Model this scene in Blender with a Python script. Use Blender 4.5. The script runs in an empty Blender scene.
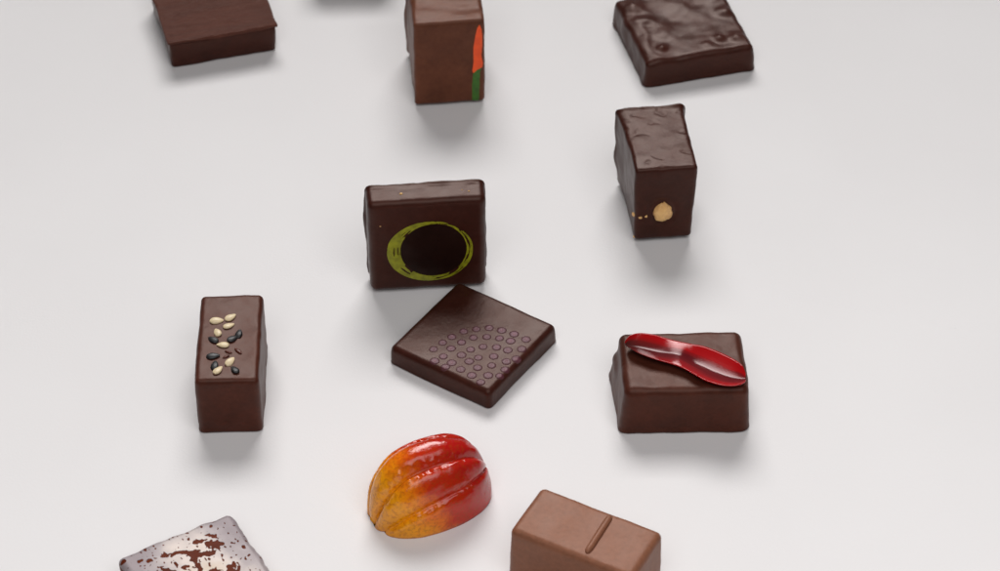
import bpy, bmesh, math, random
from math import sin, cos, pi, radians as R
from mathutils import Vector, noise, Matrix
from mathutils.bvhtree import BVHTree

CM = 0.01                       # everything below is written in centimetres
scn = bpy.context.scene
col = scn.collection
random.seed(4)

# ------------------------------------------------------------------ helpers
def nz(x, y, z, s=1.0, seed=0.0):
    return noise.noise(Vector((x*s+seed*7.3, y*s-seed*3.1, z*s+seed*5.7)))
def fbm(x, y, z, s=1.0, seed=0.0, o=3):
    return noise.fractal(Vector((x*s+seed*7.3, y*s-seed*3.1, z*s+seed*5.7)), 1.0, 2.0, o)
def sst(a, b, x):
    t = max(0.0, min(1.0, (x-a)/(b-a))); return t*t*(3-2*t)

def tag(o, label=None, cat=None, group=None, kind=None):
    if label: o['label'] = label
    if cat: o['category'] = cat
    if group: o['group'] = group
    if kind: o['kind'] = kind
    return o

def link(name, bm, mat, parent=None, smooth=True):
    me = bpy.data.meshes.new(name)
    for v in bm.verts: v.co *= CM
    if smooth:
        for f in bm.faces: f.smooth = True
    bm.to_mesh(me); bm.free()
    me.materials.append(mat)
    o = bpy.data.objects.new(name, me); col.objects.link(o)
    if parent: o.parent = parent
    return o

def thing(name, x, y, rot, label, cat='chocolate', group=None):
    o = bpy.data.objects.new(name, None); col.objects.link(o)
    o.empty_display_size = 0.005
    o.location = (x*CM, y*CM, 0); o.rotation_euler = (0, 0, R(rot))
    return tag(o, label, cat, group)

def rbox(w, d, h, rt=.15, rb=.03, rv=.12, cell=.05, f=None):
    """rounded block standing on z=0; rt/rb/rv: radii of the top rim, foot and upright edges; f(P, n) bends it"""
    bm = bmesh.new()
    nx, ny, nz_ = (max(6, int(v/cell)) for v in (w, d, h))
    V = {}
    def vert(i, j, k):
        key = (i, j, k)
        if key in V: return V[key]
        p = Vector((w*(i/nx-.5), d*(j/ny-.5), h*(k/nz_)))
        t = p.z/h
        r = rv+(rt-rv)*sst(.55, .95, t)                 # radius seen from above
        rz = rb+(rt-rb)*sst(.3, .7, t)                  # radius of the rims in height
        q = Vector((max(-w/2+r, min(w/2-r, p.x)), max(-d/2+r, min(d/2-r, p.y)), max(rz, min(h-rz, p.z))))
        n = p-q
        n = Vector((n.x/r, n.y/r, n.z/rz))
        n = n.normalized() if n.length > 1e-9 else Vector((0, 0, 1))
        P = q+Vector((n.x*r, n.y*r, n.z*rz))
        if f: P = f(P, n)
        V[key] = bm.verts.new(P); return V[key]
    def grid(na, nb, g):
        for a in range(na):
            for b in range(nb):
                bm.faces.new((vert(*g(a, b)), vert(*g(a+1, b)), vert(*g(a+1, b+1)), vert(*g(a, b+1))))
    grid(nx, ny, lambda a, b: (a, b, nz_)); grid(ny, nx, lambda a, b: (b, a, 0))
    grid(nx, nz_, lambda a, b: (a, 0, b)); grid(nz_, nx, lambda a, b: (b, ny, a))
    grid(ny, nz_, lambda a, b: (nx, a, b)); grid(nz_, ny, lambda a, b: (0, b, a))
    bmesh.ops.recalc_face_normals(bm, faces=bm.faces)
    return bm

def stand(bm, d):
    """turn a piece lying on z=0 onto its side: its top looks to -y, its foot to +y"""
    for v in bm.verts:
        x, y, z = v.co
        v.co = (x, -z, y)
    ys = [v.co.y for v in bm.verts]; m = (min(ys)+max(ys))/2
    z0 = min(v.co.z for v in bm.verts)
    for v in bm.verts:
        v.co.y -= m; v.co.z -= z0
    return bm

def choc_f(w, d, h, seed, draft=.0, flange=0., fl_h=.12, fl_n=1., rough=.02, sag=.03, extra=None):
    """enrobed-chocolate bend: draft, uneven foot, slow waves, slight sag of the sides"""
    def f(P, n):
        t = P.z/h
        s = 1+draft*(1-t)
        P = Vector((P.x*s, P.y*s, P.z))
        hn = Vector((n.x, n.y, 0))
        if hn.length > .3:
            hn.normalize()
            k = max(0, 1-P.z/fl_h)**1.5 if fl_h else 0
            a = .55+.75*nz(P.x, P.y, 0, fl_n, seed)+.18*nz(P.x, P.y, 0, fl_n*2.7, seed+3)
            P += hn*(flange*k*max(0, a))
            P += hn*(sag*sin(pi*min(1, max(0, t)))*.6)
        P += n*(rough*fbm(P.x, P.y, P.z, .9, seed)+rough*.45*nz(P.x, P.y, P.z, 2.6, seed+1))
        if extra: P = extra(P, n)
        if P.z < 0: P.z = 0
        return P
    return f

def decal(body, side, inside, u0, u1, v0, v1, cell=.016, off=.007, uv=None):
    """a film of colour lying on the body's front or top: the cells of a fine grid that inside() keeps, dropped onto the surface"""
    body.normal_update()
    tree = BVHTree.FromBMesh(body)
    bm = bmesh.new(); V = {}
    out = Vector((0, -off, 0)) if side == 'front' else Vector((0, 0, off))
    uvl = bm.loops.layers.uv.new('UVMap') if uv else None
    nu, nv = int((u1-u0)/cell), int((v1-v0)/cell)
    def vert(i, j):
        if (i, j) in V: return V[i, j]
        u, v = u0+i*cell, v0+j*cell
        if side == 'front': h = tree.ray_cast(Vector((u, -20, v)), Vector((0, 1, 0)))
        else: h = tree.ray_cast(Vector((u, v, 20)), Vector((0, 0, -1)))
        V[i, j] = bm.verts.new(h[0]+out) if h[0] else None
        return V[i, j]
    for i in range(nu):
        for j in range(nv):
            u, v = u0+(i+.5)*cell, v0+(j+.5)*cell
            if not inside(u, v): continue
            q = [vert(i, j), vert(i+1, j), vert(i+1, j+1), vert(i, j+1)]
            if None in q: continue
            if side == 'top' and max(p.co.z for p in q)-min(p.co.z for p in q) > cell*4: continue
            f = bm.faces.new(q)
            if uv:
                for l, (a, b) in zip(f.loops, ((0, 0), (1, 0), (1, 1), (0, 1))):
                    l[uvl].uv = uv(u0+(i+a)*cell, v0+(j+b)*cell)
    bmesh.ops.delete(bm, geom=[v for v in bm.verts if not v.link_faces], context='VERTS')
    edge = {}
    for e in bm.edges:
        if e.is_boundary:
            for a, b in (tuple(e.verts), tuple(e.verts)[::-1]): edge.setdefault(a, []).append(b)
    for _ in range(5):                                  # round off the stair-steps of the outline
        new = {v: v.co*.4+sum((w.co for w in n), Vector())/len(n)*.6 for v, n in edge.items() if len(n) == 2}
        for v, c in new.items(): v.co = c
    return bm

def in_poly(P):
    def f(x, y):
        c = False; j = len(P)-1
        for i in range(len(P)):
            if (P[i][1] > y) != (P[j][1] > y) and x < (P[j][0]-P[i][0])*(y-P[i][1])/(P[j][1]-P[i][1])+P[i][0]: c = not c
            j = i
        return c
    return f

# ------------------------------------------------------------------ materials
def nodes(name):
    m = bpy.data.materials.new(name); m.use_nodes = True
    nt = m.node_tree
    return m, nt, nt.nodes['Principled BSDF']
def N(nt, kind, **kw):
    n = nt.nodes.new(kind)
    for k, v in kw.items():
        if k in n.inputs.keys(): n.inputs[k].default_value = v
        else: setattr(n, k, v)
    return n
def ramp(nt, src, stops):
    r = nt.nodes.new('ShaderNodeValToRGB')
    e = r.color_ramp.elements
    while len(e) < len(stops): e.new(.5)
    for el, (p, c) in zip(e, stops):
        el.position = p
        el.color = (*c, 1) if isinstance(c, tuple) else (c, c, c, 1)
    nt.links.new(src, r.inputs[0]); return r.outputs[0]

def chocolate(name, c, rough=.38, bump=.10, grain=1.0, spec=.28, var=.22, pits=0.):
    m, nt, b = nodes(name); L = nt.links.new
    tc = N(nt, 'ShaderNodeTexCoord')
    n1 = N(nt, 'ShaderNodeTexNoise', Scale=130., Detail=6., Roughness=.6); L(tc.outputs['Object'], n1.inputs['Vector'])
    n2 = N(nt, 'ShaderNodeTexNoise', Scale=900.*grain, Detail=4.); L(tc.outputs['Object'], n2.inputs['Vector'])
    lo = tuple(v*(1-var) for v in c); hi = tuple(v*(1+var) for v in c)
    mx = N(nt, 'ShaderNodeMix', data_type='RGBA', blend_type='MULTIPLY'); mx.inputs['Factor'].default_value = 1.
    L(ramp(nt, n1.outputs['Fac'], [(.3, lo), (.7, hi)]), mx.inputs[6])
    L(ramp(nt, n2.outputs['Fac'], [(.3, .90), (.5, 1.), (.7, 1.08)]), mx.inputs[7])
    mx.clamp_result = False
    L(mx.outputs[2], b.inputs['Base Color'])
    L(ramp(nt, n1.outputs['Fac'], [(.3, rough-.03), (.75, rough+.06)]), b.inputs['Roughness'])
    b.inputs['Specular IOR Level'].default_value = spec
    b.inputs['Specular Tint'].default_value = (1., .76, .66, 1)
    bp = N(nt, 'ShaderNodeBump', Strength=bump, Distance=.0004)
    L(n2.outputs['Fac'], bp.inputs['Height'])
    n3 = N(nt, 'ShaderNodeTexNoise', Scale=220., Detail=3.); L(tc.outputs['Object'], n3.inputs['Vector'])
    b2 = N(nt, 'ShaderNodeBump', Strength=bump*.8, Distance=.001)
    L(n3.outputs['Fac'], b2.inputs['Height']); L(bp.outputs[0], b2.inputs['Normal'])
    last = b2
    if pits:
        v = N(nt, 'ShaderNodeTexVoronoi', Scale=260.); L(tc.outputs['Object'], v.inputs['Vector'])
        b3 = N(nt, 'ShaderNodeBump', Strength=pits, Distance=.0006)
        L(ramp(nt, v.outputs['Distance'], [(.05, 0.), (.22, 1.)]), b3.inputs['Height']); L(b2.outputs[0], b3.inputs['Normal'])
        last = b3
    L(last.outputs[0], b.inputs['Normal'])
    return m

def paint(name, c, rough=.4, var=.15, scale=600.):
    m, nt, b = nodes(name); L = nt.links.new
    tc = N(nt, 'ShaderNodeTexCoord')
    n1 = N(nt, 'ShaderNodeTexNoise', Scale=scale, Detail=4.); L(tc.outputs['Object'], n1.inputs['Vector'])
    L(ramp(nt, n1.outputs['Fac'], [(.3, tuple(v*(1-var) for v in c)), (.7, tuple(min(1, v*(1+var)) for v in c))]), b.inputs['Base Color'])
    b.inputs['Roughness'].default_value = rough
    bp = N(nt, 'ShaderNodeBump', Strength=.2, Distance=.0003)
    L(n1.outputs['Fac'], bp.inputs['Height']); L(bp.outputs[0], b.inputs['Normal'])
    return m

DARK  = chocolate('dark_chocolate', (.043, .0104, .0064))
DARK2 = chocolate('dark_chocolate_matte', (.042, .0135, .0095), rough=.5, bump=.7, grain=.6)
DARK3 = chocolate('dark_chocolate_glossy', (.044, .0110, .0070), rough=.37, bump=.05)
WARM  = chocolate('warm_dark_chocolate', (.066, .0165, .0092), rough=.42, bump=.10, pits=.06)
MILKD = chocolate('deep_milk_chocolate', (.120, .038, .019), rough=.42, bump=.15)
MILK  = chocolate('milk_chocolate', (.225, .090, .050), rough=.43, bump=.14, var=.07)
DISC  = chocolate('print_dark_disc', (.014, .0045, .0033), rough=.32, bump=.03, spec=.25)
GREEN = paint('yellow_green_print', (.29, .295, .009), .36, .3)
ORANGE = paint('orange_print', (1., .085, .002), .42, .12)
LEAFG = paint('green_print', (.035, .13, .006), .45, .3)
SEEDW = paint('white_sesame', (.72, .58, .36), .4, .12, 900.)
SEEDB = paint('black_sesame', (.012, .012, .013), .45, .4, 900.)
CRUMB = paint('toasted_crumb', (.10, .022, .010), .4, .3, 900.)
NUT   = paint('hazelnut_flesh', (.92, .50, .19), .36, .25, 420.)

def table_mat():
    m, nt, b = nodes('white_card'); L = nt.links.new
    tc = N(nt, 'ShaderNodeTexCoord')
    n1 = N(nt, 'ShaderNodeTexNoise', Scale=14., Detail=4.); L(tc.outputs['Object'], n1.inputs['Vector'])
    L(ramp(nt, n1.outputs['Fac'], [(.3, (.775, .757, .757)), (.7, (.80, .783, .783))]), b.inputs['Base Color'])
    n2 = N(nt, 'ShaderNodeTexNoise', Scale=1500., Detail=3.); L(tc.outputs['Object'], n2.inputs['Vector'])
    bp = N(nt, 'ShaderNodeBump', Strength=.12, Distance=.0003)
    L(n2.outputs['Fac'], bp.inputs['Height']); L(bp.outputs[0], b.inputs['Normal'])
    b.inputs['Roughness'].default_value = .75
    b.inputs['Specular IOR Level'].default_value = .25
    return m

# ------------------------------------------------------------------ table
bm = bmesh.new()
bmesh.ops.create_grid(bm, x_segments=8, y_segments=8, size=150)
for v in bm.verts: v.co.z = -.004
tag(link('table_surface', bm, table_mat(), smooth=False), kind='structure')

# ------------------------------------------------------------------ square tile with raised dots
t = thing('chocolate_square', -.674, -2.553, -33.94, 'flat dark chocolate square lying diagonally with a fan of raised pinkish dots')
def ex(P, n):
    return P
body = rbox(3.05, 3.05, .58, rt=.15, rb=.03, rv=.13, cell=.04, f=choc_f(3, 3, .56, 1, draft=.012, flange=.05, fl_h=.1, rough=.012, sag=.02))
dots = [(-.545,-.99),(-.493,-.662),(-.421,-.361),(-.289,-.02),(-.067,.225),(.178,.45),(.495,.55),(.834,.61),(1.195,.613),
        (-.183,-1.076),(-.189,-.726),(-.096,-.394),(.051,-.075),(.317,.135),(.612,.271),(.906,.343),(1.308,.25),
        (.124,-1.147),(.169,-.778),(.242,-.479),(.442,-.22),(.742,-.05),(1.034,.023),(1.39,-.128),
        (.46,-.86),(.572,-.618),(.871,-.367),(1.234,-.339),(.765,-.932),(1.013,-.672),(1.37,-.60),(1.387,-.87),(1.14,-1.016),
        (.80,-1.24),(.45,-1.22),(1.12,-1.32),(-.27,-1.33),(.08,-1.36)]
tree = BVHTree.FromBMesh(body)
bd = bmesh.new(); uvl = bd.loops.layers.uv.new('UVMap')
for (x, y) in dots:
    r = .132+random.uniform(-.012, .010); hh = .018
    rings, seg = 7, 20
    prev = None
    rows = []
    for i in range(rings+1):
        q = i/rings; row = []
        for k in range(seg):
            a = 2*pi*k/seg
            px, py = x+r*q*cos(a), y+r*q*sin(a)
            # low dome with a dimple in its middle
            z = hh*(1-q*q)**1.2 - .013*math.exp(-(q/.32)**2)
            h = tree.ray_cast(Vector((max(-1.47, min(1.47, px)), max(-1.47, min(1.47, py)), 5)), Vector((0, 0, -1)))
            row.append((Vector((px, py, h[0].z+z-.002+(.004 if i < rings else -.006))), q))
            if i == 0: break
        rows.append([(bd.verts.new(p), q) for p, q in row])
    def face(vs):
        f = bd.faces.new([v for v, q in vs])
        for l, (v, q) in zip(f.loops, vs): l[uvl].uv = (q, 0)
    for k in range(seg):
        face([rows[0][0], rows[1][k], rows[1][(k+1) % seg]])
        for i in range(1, rings):
            face([rows[i][k], rows[i+1][k], rows[i+1][(k+1) % seg], rows[i][(k+1) % seg]])
def dot_mat():
    m, nt, b = nodes('pink_dot_print'); L = nt.links.new
    uv = N(nt, 'ShaderNodeUVMap'); s = N(nt, 'ShaderNodeSeparateXYZ'); L(uv.outputs[0], s.inputs[0])
    tc = N(nt, 'ShaderNodeTexCoord'); n = N(nt, 'ShaderNodeTexNoise', Scale=160., Detail=3.); L(tc.outputs['Object'], n.inputs['Vector'])
    c = ramp(nt, s.outputs[0], [(0., (.21, .085, .10)), (.25, (.13, .042, .062)), (.55, (.088, .024, .038)), (.85, (.060, .016, .020)), (1., (.043, .0104, .0064))])
    mx = N(nt, 'ShaderNodeMix', data_type='RGBA'); L(ramp(nt, n.outputs['Fac'], [(.35, 0.), (.65, .6)]), mx.inputs['Factor'])
    L(c, mx.inputs[6]); mx.inputs[7].default_value = (.07, .022, .024, 1); L(mx.outputs[2], b.inputs['Base Color'])
    b.inputs['Roughness'].default_value = .42; b.inputs['Specular IOR Level'].default_value = .3; b.inputs['Specular Tint'].default_value = (1, .82, .84, 1)
    return m
link('body', body, DARK, t)
link('dot_print', bd, dot_mat(), t)

# ------------------------------------------------------------------ upright piece with the green ring
t = thing('chocolate_square', -1.90, .11, 5.03, 'dark chocolate square standing on edge with a yellow-green ring on its face')
def ex(P, n):
    # torn lip of the foot along one long side
    if n.y > .5 and P.z < .16: P.y += .03*max(0, nz(P.x, 0, 0, 2.2, 5)+.2)
    return P
body = stand(rbox(3.0, 2.98, .76, rt=.17, rb=.03, rv=.16, cell=.04,
             f=choc_f(3, 2.9, .76, 11, draft=.02, flange=.13, fl_h=.12, fl_n=1.3, rough=.018, sag=.02, extra=ex)), .76)
def ring_in(x, z):
    a = math.atan2((z-1.455)/.88, (x-.15)/.86); ri = math.hypot((z-1.455)/.88, (x-.15)/.86)
    ro = math.hypot((z-1.42)/1.01, (x-.055)/1.115)
    wob = .018*nz(a*1.4, 0, 0, 1.5, 2)
    if ri < 1+wob*.5 or ro > 1+wob: return False
    tt = (1-ro)/max(1e-4, (1-ro)+(ri-1))
    s = noise.noise(Vector((cos(a)*2.2, sin(a)*2.2, tt*5.5)))
    right = sst(-.3, .7, cos(a)); left = sst(.55, .95, -cos(a))
    if right > .1 and s > .30-.28*right and .12 < tt < .93: return False
    if left > .1 and s > .23 and tt > .40: return False
    return True
rg = decal(body, 'front', ring_in, -1.2, 1.25, .2, 2.6, cell=.013)
dk = decal(body, 'front', lambda x, z: math.hypot((z-1.455)/.88, (x-.15)/.86) < .985, -1.0, 1.1, .3, 2.5, cell=.02, off=.005)
sp = bmesh.new()
for (x, y, z, s) in ((-.62, -.02, 2.90, .045), (1.1, -.05, 2.90, .025), (-1.2, -.39, 2.35, .022), (.93, .0, 2.9, .018)):
    h = BVHTree.FromBMesh(body).find_nearest(Vector((x, y, z)))
    g = bmesh.ops.create_icosphere(sp, subdivisions=2, radius=s)
    for v in g['verts']:
        v.co = h[0]+Vector((v.co.x, v.co.y*.6, v.co.z*.8))*(1+.4*nz(*v.co, 30, x))
link('body', body, DARK, t); link('ring_print', rg, GREEN, t); link('disc_print', dk, DISC, t)
link('crumb', sp, NUT, t)

# ------------------------------------------------------------------ upright piece with a nut
t = thing('chocolate_block', 4.22, 3.05, 6.6, 'tall dark chocolate block standing upright with a pale nut set in its front')
def ex(P, n):
    if n.x < -.5: P.x -= .025*max(0, nz(P.y, P.z, 0, 1.4, 8)+.15)+.19*max(0, 1-P.z/.8)*(.55+.6*nz(P.y, 0, 0, 1.5, 61))
    return P
body = stand(rbox(1.66, 2.43, 2.62, rt=.10, rb=.03, rv=.14, cell=.04,
             f=choc_f(1.6, 2.4, 2.4, 21, draft=.045, flange=.09, fl_h=.2, fl_n=1.3, rough=.022, sag=.0, extra=ex)), 2.62)
tree = BVHTree.FromBMesh(body)
for v in body.verts:            # a shallow socket round the nut, scrapes on the upper side
    x, y, z = v.co
    if y < -1.1:
        q = math.hypot((x+.05)/.36, (z-1.07)/.38)
        v.co.y += .03*math.exp(-((q-1)/.22)**2)
    if z > 2.2:
        k = nz(x*2.2+y*.6, y*3.2, 0, 1.5, 3)
        v.co.z -= .012*sst(.22, .34, k)
    v.co.x *= .925+.075*sst(0, 2.2, z)
body.normal_update(); tree = BVHTree.FromBMesh(body)
nb = bmesh.new(); bmesh.ops.create_uvsphere(nb, u_segments=36, v_segments=24, radius=1)
yf = tree.ray_cast(Vector((-.05, -9, 1.07)), Vector((0, 1, 0)))[0].y
for v in nb.verts:
    x, y, z = v.co
    tip = 1+.22*max(0, z)**6*(1 if abs(x) < .5 else .6)
    k = 1+.12*fbm(x, y, z, 1.9, 4)-.10*math.exp(-((x-.25+.25*z)/.10)**2)
    v.co = Vector((-.055+.268*x*k*(1-.10*max(0, z)), yf+.015+.16*y*k, 1.05+.295*z*k*tip))
cr = bmesh.new()
for (x, z, s) in ((-.70, .97, .065), (-.64, .92, .045), (-.50, .95, .035), (-.72, .2, .035)):
    h = tree.find_nearest(Vector((x, -1.2, z)))
    g = bmesh.ops.create_icosphere(cr, subdivisions=3, radius=s)
    for v in g['verts']: v.co = h[0]+Vector((v.co.x, v.co.y*.7, v.co.z))*(1+.5*nz(*v.co, 22, x))
link('body', body, DARK, t); link('nut', nb, NUT, t); link('crumb', cr, NUT, t)

# ------------------------------------------------------------------ long piece with sesame
t = thing('chocolate_bar', -6.69, -3.87, 2.0, 'narrow dark chocolate bar topped with black and white sesame seeds')
body = rbox(1.56, 3.17, 1.75, rt=.13, rb=.03, rv=.14, cell=.045, f=choc_f(1.56, 3.17, 1.75, 31, draft=.012, flange=.03, fl_h=.2, rough=.022, sag=.01))
tree = BVHTree.FromBMesh(body)
def seed_mesh(k):
    bm = bmesh.new(); bmesh.ops.create_uvsphere(bm, u_segments=20, v_segments=14, radius=1, matrix=Matrix.Rotation(pi/2, 4, 'Y'))
    for v in bm.verts:
        x, y, z = v.co
        w = 1-.30*x-.12*x*x
        v.co = Vector((.168*x, .098*y*w, .050*z*w))*(1+.06*nz(x, y, z, 1.5, k))
    return bm
white = [(-.33,.573,5),(.006,.692,38),(-.022,.386,30),(-.296,.144,112),(-.139,-.309,175),(.066,-.911,55),(-.218,-1.206,58)]
black = [(-.39,-.116,140),(.093,-.091,40),(.235,.086,80),(-.357,-.713,4),(-.304,-1.03,85),(.191,-1.196,120)]
link('body', body, WARM, t)
for kind, lst, mat, lb in (('white_sesame_seed', white, SEEDW, 'cream sesame seed'), ('black_sesame_seed', black, SEEDB, 'black sesame seed')):
    for i, (x, y, a) in enumerate(lst):
        z = tree.ray_cast(Vector((x, y, 9)), Vector((0, 0, -1)))[0].z
        o = link(kind, seed_mesh(i), mat, t)
        s = random.uniform(.92, 1.08)
        o.location = (x*CM, y*CM, (z+.020)*CM); o.rotation_euler = (random.uniform(-.2, .2), random.uniform(-.12, .12), R(a)); o.scale = (s, s, s)
        o['label'] = lb
cr = bmesh.new()
for (x, y, a, s) in ((.244,-.524,-50,.13), (.006,-.553,-25,.10), (-.037,-.72,30,.10), (-.02,-1.0,60,.06), (-.30,-1.33,80,.05)):
    z = tree.ray_cast(Vector((x, y, 9)), Vector((0, 0, -1)))[0].z
    g = bmesh.ops.create_icosphere(cr, subdivisions=2, radius=1)
    for v in g['verts']:
        p = Vector((v.co.x*s, v.co.y*s*.38, v.co.z*.035))*(1+.3*nz(*v.co, 2, x))
        p.rotate(Matrix.Rotation(R(a), 3, 'Z')); v.co = p+Vector((x, y, z+.01))
link('crumb', cr, CRUMB, t)

# ------------------------------------------------------------------ block with the red curl
t = thing('chocolate_block', 4.53, -4.33, 1.73, 'dark chocolate block decorated with a glossy red twisted chocolate curl')
def ex(P, n):
    if n.x < -.4:
        P.x -= .10*sst(.95, .2, P.z)*(.35+.65*sst(-.6, .7, P.y))+.06*math.exp(-((P.z-.62)/.16)**2)*sst(.0, .9, P.y)
    return P
body = rbox(3.05, 2.18, 1.39, rt=.19, rb=.03, rv=.20, cell=.045, f=choc_f(3.05, 2.09, 1.39, 41, draft=.055, flange=.07, fl_h=.2, fl_n=1.6, rough=.025, sag=.015, extra=ex))
link('body', body, WARM, t)
back = [(-1.44,.46),(-1.30,.64),(-1.04,.76),(-.678,.71),(-.252,.52),(.185,.38),(.545,.26),(.962,-.02),(1.22,-.25),(1.38,-.48),(1.45,-.72)]
frnt = [(-1.42,.36),(-1.33,.22),(-1.10,.04),(-.70,-.18),(-.33,-.34),(-.05,-.50),(.207,-.74),(.482,-.98),(.90,-1.16),(1.25,-1.16),(1.43,-.96)]
def cat(P, u):
    x = u*(len(P)-1); i = min(len(P)-2, int(x)); f = x-i
    p0, p1, p2, p3 = (Vector(P[max(0, min(len(P)-1, k))]) for k in (i-1, i, i+1, i+2))
    return .5*((2*p1)+(p2-p0)*f+(2*p0-5*p1+4*p2-p3)*f*f+(3*p1-p0-3*p2+p3)*f*f*f)
fb = bmesh.new(); uvl = fb.loops.layers.uv.new('UVMap')
NU, NV = 90, 28
def curl(u, v):
    a, b = cat(frnt, u), cat(back, u)
    p = a.lerp(b, (v+1)/2)
    wid = (b-a).length
    end = sst(0, .12, u)*sst(1, .88, u)
    z = 1.42+.05*abs(u-.5)*2
    z += (.05+.085*end)*max(0, v)**1.4*(1.1-.2*u)            # far wall stands up
    z += (.05+.09*end)*max(0, -v)**1.5                         # near rim curls less
    z += .11*math.exp(-((u-.44)/.09)**2)*(1-abs(v)**2)          # pinch where it twists
    z += .05*sst(.25, 0, u)+.03*sst(.75, 1, u)
    return Vector((p.x, p.y, z))
def strip(dz):
    return [[fb.verts.new(curl(.012+.976*i/NU, -1+2*j/NV)+Vector((0, 0, dz))) for j in range(NV+1)] for i in range(NU+1)]
A, B = strip(.026), strip(0)
def q(vs, uvs):
    f = fb.faces.new(vs)
    for l, w in zip(f.loops, uvs): l[uvl].uv = w
for i in range(NU):
    for j in range(NV):
        w = [(i/NU, j/NV), ((i+1)/NU, j/NV), ((i+1)/NU, (j+1)/NV), (i/NU, (j+1)/NV)]
        q([A[i][j], A[i+1][j], A[i+1][j+1], A[i][j+1]], w)
        q([B[i][j+1], B[i+1][j+1], B[i+1][j], B[i][j]], w[::-1])
    for j, s in ((0, 1), (NV, -1)):
        vs = [B[i][j], B[i+1][j], A[i+1][j], A[i][j]]; w = [(i/NU, j/NV)]*4
        q(vs[::s], w)
for j in range(NV):
    for i, s in ((0, -1), (NU, 1)):
        q([B[i][j], B[i][j+1], A[i][j+1], A[i][j]][::s], [(i/NU, j/NV)]*4)
bmesh.ops.recalc_face_normals(fb, faces=fb.faces)
def curl_mat():
    m, nt, b = nodes('red_curl'); L = nt.links.new
    uv = N(nt, 'ShaderNodeUVMap'); s = N(nt, 'ShaderNodeSeparateXYZ'); L(uv.outputs[0], s.inputs[0])
    mp = N(nt, 'ShaderNodeMapping'); mp.inputs['Scale'].default_value = (3, 26, 1); L(uv.outputs[0], mp.inputs[0])
    n = N(nt, 'ShaderNodeTexNoise', Scale=1., Detail=5., Roughness=.65); L(mp.outputs[0], n.inputs['Vector'])
    ad = N(nt, 'ShaderNodeMath', operation='MULTIPLY_ADD'); L(n.outputs['Fac'], ad.inputs[0]); ad.inputs[1].default_value = .55
    L(s.outputs[1], ad.inputs[2])
    c = ramp(nt, ad.outputs[0], [(.26, (.42, .007, .009)), (.40, (.34, .014, .018)), (.56, (.16, .013, .016)), (.80, (.105, .007, .010)), (.98, (.24, .006, .008)), (1., (.37, .004, .006))])
    dk = N(nt, 'ShaderNodeMix', data_type='RGBA')                 # the narrow end is thinly coloured, the chocolate shows
    L(ramp(nt, s.outputs[0], [(.04, .95), (.46, 0.)]), dk.inputs['Factor']); L(c, dk.inputs[6]); dk.inputs[7].default_value = (.055, .014, .012, 1)
    c = ramp(nt, s.outputs[1], [(.74, 0.), (.88, 1.)])
    fx = N(nt, 'ShaderNodeMix', data_type='RGBA'); L(c, fx.inputs['Factor']); L(dk.outputs[2], fx.inputs[6]); fx.inputs[7].default_value = (.37, .004, .006, 1)
    c = fx.outputs[2]
    L(c, b.inputs['Base Color'])
    b.inputs['Roughness'].default_value = .15; b.inputs['Specular IOR Level'].default_value = .38; b.inputs['Specular Tint'].default_value = (1, .8, .8, 1)
    bp = N(nt, 'ShaderNodeBump', Strength=.05, Distance=.0005); L(n.outputs['Fac'], bp.inputs['Height']); L(bp.outputs[0], b.inputs['Normal'])
    return m
link('red_curl', fb, curl_mat(), t)

# ------------------------------------------------------------------ milk chocolate block with a ridge
t = thing('chocolate_block', 1.974, -10.239, -28.27, 'smooth milk chocolate block with one raised ridge across its top')
body = rbox(3.12, 1.62, 1.6, rt=.15, rb=.03, rv=.16, cell=.045, f=choc_f(2.94, 1.41, 1.6, 51, draft=.03, flange=.04, fl_h=.2, rough=.012, sag=.01))
tree = BVHTree.FromBMesh(body)
rb_ = bmesh.new(); bmesh.ops.create_uvsphere(rb_, u_segments=32, v_segments=24, radius=1, matrix=Matrix.Rotation(pi/2, 4, 'X'))
x0, y0, x1, y1 = .28, .70, .31, -.62
for v in rb_.verts:
    x, y, z = v.co
    yy = (1 if y > 0 else -1)*abs(y)**.45
    k = (1-abs(yy)**8)**.5
    rr = math.hypot(x, z) or 1
    px, py = x0+(x1-x0)*(.5-yy/2)+.088*x/rr*k*(1 if rr > 1e-6 else 0), y0+(y1-y0)*(.5-yy/2)
    hz = tree.ray_cast(Vector((px, py, 9)), Vector((0, 0, -1)))[0].z
    v.co = Vector((px, py, hz+.085*z/rr*k))
link('body', body, MILK, t); link('ridge', rb_, MILK, t)

# ------------------------------------------------------------------ flat slab with an overhanging top film
t = thing('chocolate_square', -8.50, 11.47, 16.08, 'flat dark chocolate slab with a matte brushed top, left of the striped block')
body = rbox(3.12, 3.16, .86, rt=.05, rb=.04, rv=.12, cell=.05, f=choc_f(3.2, 3.2, .9, 61, draft=-.01, flange=.02, fl_h=.2, rough=.03, sag=.05))
def film(P, n):
    hn = Vector((n.x, n.y, 0))
    if hn.length > .3:
        P += hn.normalized()*(.05*nz(P.x, P.y, 0, .9, 3)+.02*nz(P.x, P.y, 0, 3, 4))
    P.z += .035*nz(P.x, P.y, 0, .8, 6)+.012*nz(P.x, P.y, 0, 3., 7)+.03*sst(1.3, 1.65, max(abs(P.x), abs(P.y)))
    if n.z < -.2: P.z += .05*nz(P.x, P.y, 0, 1.3, 9)-.02
    P.x += .012*sst(1.2, 1.6, P.x)*sst(-1.1, -1.6, P.y)
    return P
tp = rbox(3.26, 3.26, .10, rt=.03, rb=.03, rv=.06, cell=.045, f=film)
for v in tp.verts: v.co.z += .83
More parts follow.
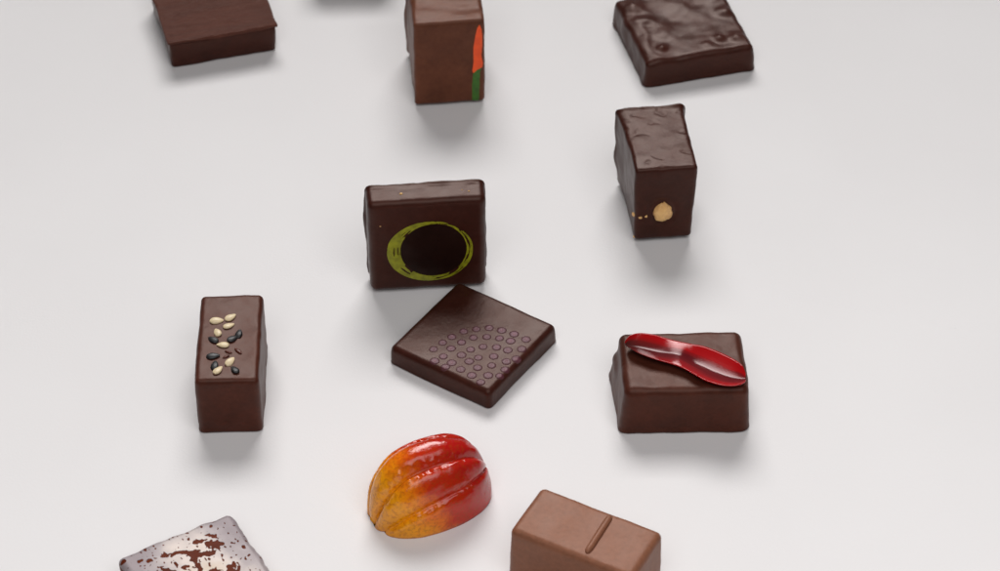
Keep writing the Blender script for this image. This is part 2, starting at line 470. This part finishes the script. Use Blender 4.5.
def brushed():
    m = chocolate('brushed_dark_chocolate', (.086, .025, .0155), rough=.55, bump=.9, var=.2, spec=.3, grain=1.6)
    nt = m.node_tree
    tc = nt.nodes['Texture Coordinate']
    mp = N(nt, 'ShaderNodeMapping'); mp.inputs['Scale'].default_value = (.35, 2.6, 1); mp.inputs['Rotation'].default_value = (0, 0, R(8))
    nt.links.new(tc.outputs['Object'], mp.inputs[0])
    for n in nt.nodes:
        if n.type == 'TEX_NOISE': nt.links.new(mp.outputs[0], n.inputs['Vector'])
    return m
link('body', body, DARK, t); link('top_layer', tp, brushed(), t)

# ------------------------------------------------------------------ upright block with orange and green stripe
t = thing('chocolate_block', -1.547, 9.03, 5.38, 'upright milk chocolate block with an orange and green stripe down its front')
def ex(P, n):
    if n.x < -.5: P.x -= .05*max(0, nz(P.y, P.z, 0, 1.2, 9)+.1)
    return P
body = stand(rbox(2.0, 2.84, 2.6, rt=.10, rb=.03, rv=.17, cell=.045,
             f=choc_f(2, 2.85, 2.6, 71, draft=.02, flange=.12, fl_h=.25, rough=.022, sag=.0, extra=ex)), 2.6)
for v in body.verts:            # slow brush waves on the upper side
    if v.co.z > 2.5: v.co.z += .03*nz(v.co.x*.8, v.co.y*2.2, 0, 1.2, 12)
org = [(.859,2.80),(.923,2.62),(.936,2.109),(.907,1.71),(.95,1.437),(.927,1.317),(.795,1.245),(.668,1.118),(.642,1.222),(.682,1.523),(.674,1.927),(.732,2.389),(.788,2.68)]
grn = [(.668,1.118),(.795,1.245),(.916,1.318),(.861,1.139),(.848,.765),(.827,.09),(.633,.10),(.638,.78)]
o1 = decal(body, 'front', in_poly(org), .5, 1.0, .0, 2.85, cell=.012)
g1 = decal(body, 'front', in_poly(grn), .5, 1.0, .0, 2.85, cell=.012, off=.006)
link('body', body, MILKD, t); link('orange_stripe', o1, ORANGE, t); link('green_stripe', g1, LEAFG, t)

# ------------------------------------------------------------------ crinkled slab
def ex(P, n):
    if n.z > .2:
        k = n.z
        P.z += k*(.05*nz(P.x, P.y, 0, .5, 14)+.008*nz(P.x+.3*P.y, P.y*.6, 0, 1.3, 15))
        wob = 1+.35*nz(P.x, P.y, 2, 3.0, 18)
        for (bx, by, s, hh) in ((-1.02,-1.10,.17,.11),(.30,-1.24,.16,.05),(.76,-1.04,.16,.10),(1.24,-1.12,.20,.09),(-1.1,.3,.30,.10),(1.32,.2,.20,.08),
                                (-1.2,1.1,.28,.10),(.0,.9,.4,.06),(1.2,.9,.25,.07),(-.75,-.35,.35,.06),(-.3,.2,.3,-.03)):
            s *= wob
            P.z += k*hh*math.exp(-((P.x-bx)**2+(P.y-by)**2)/s**2)
        # raised rim near the left edge
        P.z += k*.03*math.exp(-((P.x+1.30+.25*nz(P.y, 0, 0, 1.0, 2))/.14)**2)
    if n.x < -.4: P.x -= .07*max(0, nz(P.y, P.z, 0, 1.6, 16)+.2)
    if n.x > .4: P.x += .05*nz(P.y, P.z, 0, 1.4, 17)
    return P
bm = rbox(3.24, 3.3, .88, rt=.17, rb=.04, rv=.16, cell=.04, f=choc_f(3.2, 3.2, .89, 81, draft=.02, flange=.05, fl_h=.2, rough=.03, sag=.03, extra=ex))
o = link('chocolate_square', bm, DARK3)
o.location = (5.38*CM, 10.62*CM, 0); o.rotation_euler.z = R(14.64)
tag(o, 'flat glossy dark chocolate slab with a lumpy wrinkled top', 'chocolate')

# ------------------------------------------------------------------ cocoa pod
def pod():
    bm = bmesh.new()
    Lh, Wd, H = 1.53, 1.03, 1.88
    nu, nt_ = 130, 150
    A = Vector((cos(R(20)), 0, sin(R(20)))); E2 = Vector((-sin(R(20)), 0, cos(R(20)))); c0 = Vector((0, 0, .0))
    def P(u, th):
        pr = max(0., 1-abs(u)**2.5)**(1/2.2)
        z = max(0, sin(th))**.85*H*pr
        B = Vector((u*Lh, -cos(th)*Wd*pr, z))
        q = B-c0
        ph = (math.degrees(math.atan2(q.dot(E2), -q.y))-15)/30.          # ten ribs round a tilted axis
        ph += .10*sin(u*2.2)
        front = sst(.45, .8, ph)                          # no groove on the wide front lobe
        al = q.dot(A)/1.5
        gr = abs(sin(pi*ph))                              # 0 in a groove
        g = (1-gr)**2.0*front
        gr = 1-(1-gr)*front
        depth = .10*(1-.5*sst(-.1, .9, al))
        wr = (.030*nz(al*6.5, ph*1.7, 0, 1.6, 19)+.022*nz(al*15, ph*4, 0, 1.5, 20))*math.exp(-((gr-.36)/.2)**2)*sst(1., .6, abs(al))
        depth *= .35+.65*sst(.02, .45, B.z)
        k = 1-depth*g+wr+.02*fbm(B.x, B.y, B.z, 1.1, 3)+.02*(gr-.6)
        B = c0+q*k
        B.z = max(0, B.z) if th not in (0, pi) else 0
        return B
    V = []
    for i in range(nu+1):
        u = -1+2*i/nu; u = sin(u*pi/2)
        V.append([bm.verts.new(P(max(-.9985, min(.9985, u)), pi*j/nt_)) for j in range(nt_+1)])
    for i in range(nu):
        for j in range(nt_):
            bm.faces.new((V[i][j], V[i+1][j], V[i+1][j+1], V[i][j+1]))
    for i in range(nu): bm.faces.new((V[i][0], V[i][nt_], V[i+1][nt_], V[i+1][0]))
    bm.faces.new(V[0]); bm.faces.new(V[nu][::-1])
    bmesh.ops.recalc_face_normals(bm, faces=bm.faces)
    return bm
def pod_mat():
    m, nt, b = nodes('airbrushed_pod'); L = nt.links.new
    tc = N(nt, 'ShaderNodeTexCoord'); s = N(nt, 'ShaderNodeSeparateXYZ'); L(tc.outputs['Object'], s.inputs[0])
    n = N(nt, 'ShaderNodeTexNoise', Scale=150., Detail=6., Roughness=.7); L(tc.outputs['Object'], n.inputs['Vector'])
    a = N(nt, 'ShaderNodeMath', operation='MULTIPLY_ADD'); L(s.outputs[0], a.inputs[0]); a.inputs[1].default_value = 31.; a.inputs[2].default_value = .22
    az = N(nt, 'ShaderNodeMath', operation='MULTIPLY_ADD'); L(s.outputs[2], az.inputs[0]); az.inputs[1].default_value = 14.; L(a.outputs[0], az.inputs[2])
    a2 = N(nt, 'ShaderNodeMath', operation='MULTIPLY_ADD'); L(n.outputs['Fac'], a2.inputs[0]); a2.inputs[1].default_value = .5; L(az.outputs[0], a2.inputs[2])
    c = ramp(nt, a2.outputs[0], [(.0, (.80, .31, .008)), (.28, (.95, .36, .004)), (.44, (.82, .17, .004)), (.60, (.56, .028, .004)), (.95, (.44, .007, .007))])
    sp = N(nt, 'ShaderNodeTexNoise', Scale=1300., Detail=4.); L(tc.outputs['Object'], sp.inputs['Vector'])
    mx = N(nt, 'ShaderNodeMix', data_type='RGBA'); L(ramp(nt, sp.outputs['Fac'], [(.46, 0.), (.66, .42)]), mx.inputs['Factor'])
    L(c, mx.inputs[6]); mx.inputs[7].default_value = (.36, .055, .005, 1); L(mx.outputs[2], b.inputs['Base Color'])
    b.inputs['Roughness'].default_value = .13
    bp = N(nt, 'ShaderNodeBump', Strength=.4, Distance=.0007); L(n.outputs['Fac'], bp.inputs['Height']); L(bp.outputs[0], b.inputs['Normal'])
    return m
o = link('cocoa_pod_bonbon', pod(), pod_mat())
o.location = (-1.69*CM, -7.80*CM, 0); o.rotation_euler.z = R(26)
tag(o, 'shiny ribbed cocoa pod bonbon shaded from yellow to red', 'chocolate')

# ------------------------------------------------------------------ square with a silver film
t = thing('chocolate_square', -6.85, -10.85, 30, 'dark chocolate piece with a flaking silvery white print over its top')
def ex(P, n):
    hn = Vector((n.x, n.y, 0))
    if hn.length > .4: P += hn.normalized()*(.05*nz(P.x, P.y, 0, 2.2, 33)+.03*nz(P.x, P.y, 0, 5., 34))
    return P
body = rbox(2.9, 2.9, .8, rt=.16, rb=.03, rv=.22, cell=.04, f=choc_f(2.9, 2.9, .8, 91, draft=.01, flange=.04, fl_h=.15, rough=.02, sag=.02, extra=ex))
def flakes(x, y):
    e = max(abs(x), abs(y))
    a = fbm(x, y, 0, 3.3, 41, 5)-.40*sst(.75, 1.3, e)+.16*math.exp(-((x-.3)**2+(y-.2)**2)/.6)
    b = noise.noise(Vector((x*7+3, y*5.2, 9)))
    c = fbm(x, y, 3, 4.6, 45, 3)
    d = noise.noise(Vector((x*15+8, y*12.5, 2)))
    return not (a+.55*c > .43 or b > .45 or d > .43 or (a > .08 and d > .22))
sv = decal(body, 'top', flakes, -1.5, 1.5, -1.5, 1.5, cell=.014)
def silver():
    m, nt, b = nodes('silver_film'); L = nt.links.new
    tc = N(nt, 'ShaderNodeTexCoord'); n = N(nt, 'ShaderNodeTexNoise', Scale=75., Detail=5.); L(tc.outputs['Object'], n.inputs['Vector'])
    ln = N(nt, 'ShaderNodeVectorMath', operation='LENGTH'); L(tc.outputs['Object'], ln.inputs[0])
    ma = N(nt, 'ShaderNodeMath', operation='MULTIPLY_ADD'); L(ln.outputs['Value'], ma.inputs[0]); ma.inputs[1].default_value = -38.; ma.inputs[2].default_value = .50
    m2 = N(nt, 'ShaderNodeMath', operation='MULTIPLY_ADD'); L(n.outputs['Fac'], m2.inputs[0]); m2.inputs[1].default_value = .9; L(ma.outputs[0], m2.inputs[2])
    L(ramp(nt, m2.outputs[0], [(.28, (.27, .225, .235)), (.42, (.37, .32, .32)), (.58, (.60, .52, .475)), (.75, (.54, .42, .31))]), b.inputs['Base Color'])
    b.inputs['Metallic'].default_value = .12; b.inputs['Roughness'].default_value = .5; b.inputs['Specular IOR Level'].default_value = .3
    return m
link('body', body, chocolate('red_brown_chocolate', (.115, .022, .009), spec=.04), t); link('silver_print', sv, silver(), t)

# ------------------------------------------------------------------ piece beyond the top edge, its shadow reaches into view
bm = rbox(2.4, 2.4, 1.5, rt=.14, rb=.03, rv=.14, cell=.06, f=choc_f(2.4, 2.4, 1.5, 95, draft=.03, flange=.05, rough=.02))
o = link('chocolate_block', bm, DARK)
o.location = (-4.55*CM, 14.75*CM, 0); o.rotation_euler.z = R(3)
tag(o, 'dark chocolate just past the top edge, casting the soft shadow between slab and striped block', 'chocolate')

# ------------------------------------------------------------------ light
def area(name, loc, target, sx, sy, watts, colr=(1, 1, 1)):
    d = bpy.data.lights.new(name, 'AREA'); d.shape = 'RECTANGLE'; d.size = sx; d.size_y = sy; d.energy = watts; d.color = colr
    o = bpy.data.objects.new(name, d); col.objects.link(o)
    o.location = loc
    o.rotation_euler = (Vector(target)-Vector(loc)).to_track_quat('-Z', 'Y').to_euler()
    return o
area('softbox', (-.05, 1.20, 1.50), (0, -.60, 0), 1.15, .8, 5.75, (1, .985, .975)).data.spread = R(65)
area('overhead_softbox', (.05, -.42, .62), (0, -.16, 0), .7, .45, 2.85, (1, .985, .985))
w = bpy.data.worlds.new('World'); scn.world = w; w.use_nodes = True
w.node_tree.nodes['Background'].inputs[0].default_value = (1, .985, .98, 1)
w.node_tree.nodes['Background'].inputs[1].default_value = .05

# ------------------------------------------------------------------ camera
cd = bpy.data.cameras.new('camera'); cam = bpy.data.objects.new('camera', cd); col.objects.link(cam)
p, D = R(41.651), 65.874
cam.location = (0, -D*cos(p)*CM, D*sin(p)*CM); cam.rotation_euler = (pi/2-p, 0, 0)
cd.sensor_fit = 'HORIZONTAL'; cd.sensor_width = 36; cd.lens = 36*2.5031
cd.clip_start = .01; cd.clip_end = 20
cd.dof.use_dof = True; cd.dof.focus_distance = .622; cd.dof.aperture_fstop = 32
scn.camera = cam
scn.view_settings.view_transform = 'Standard'; scn.view_settings.look = 'None'
scn.view_settings.exposure = 0; scn.view_settings.gamma = 1
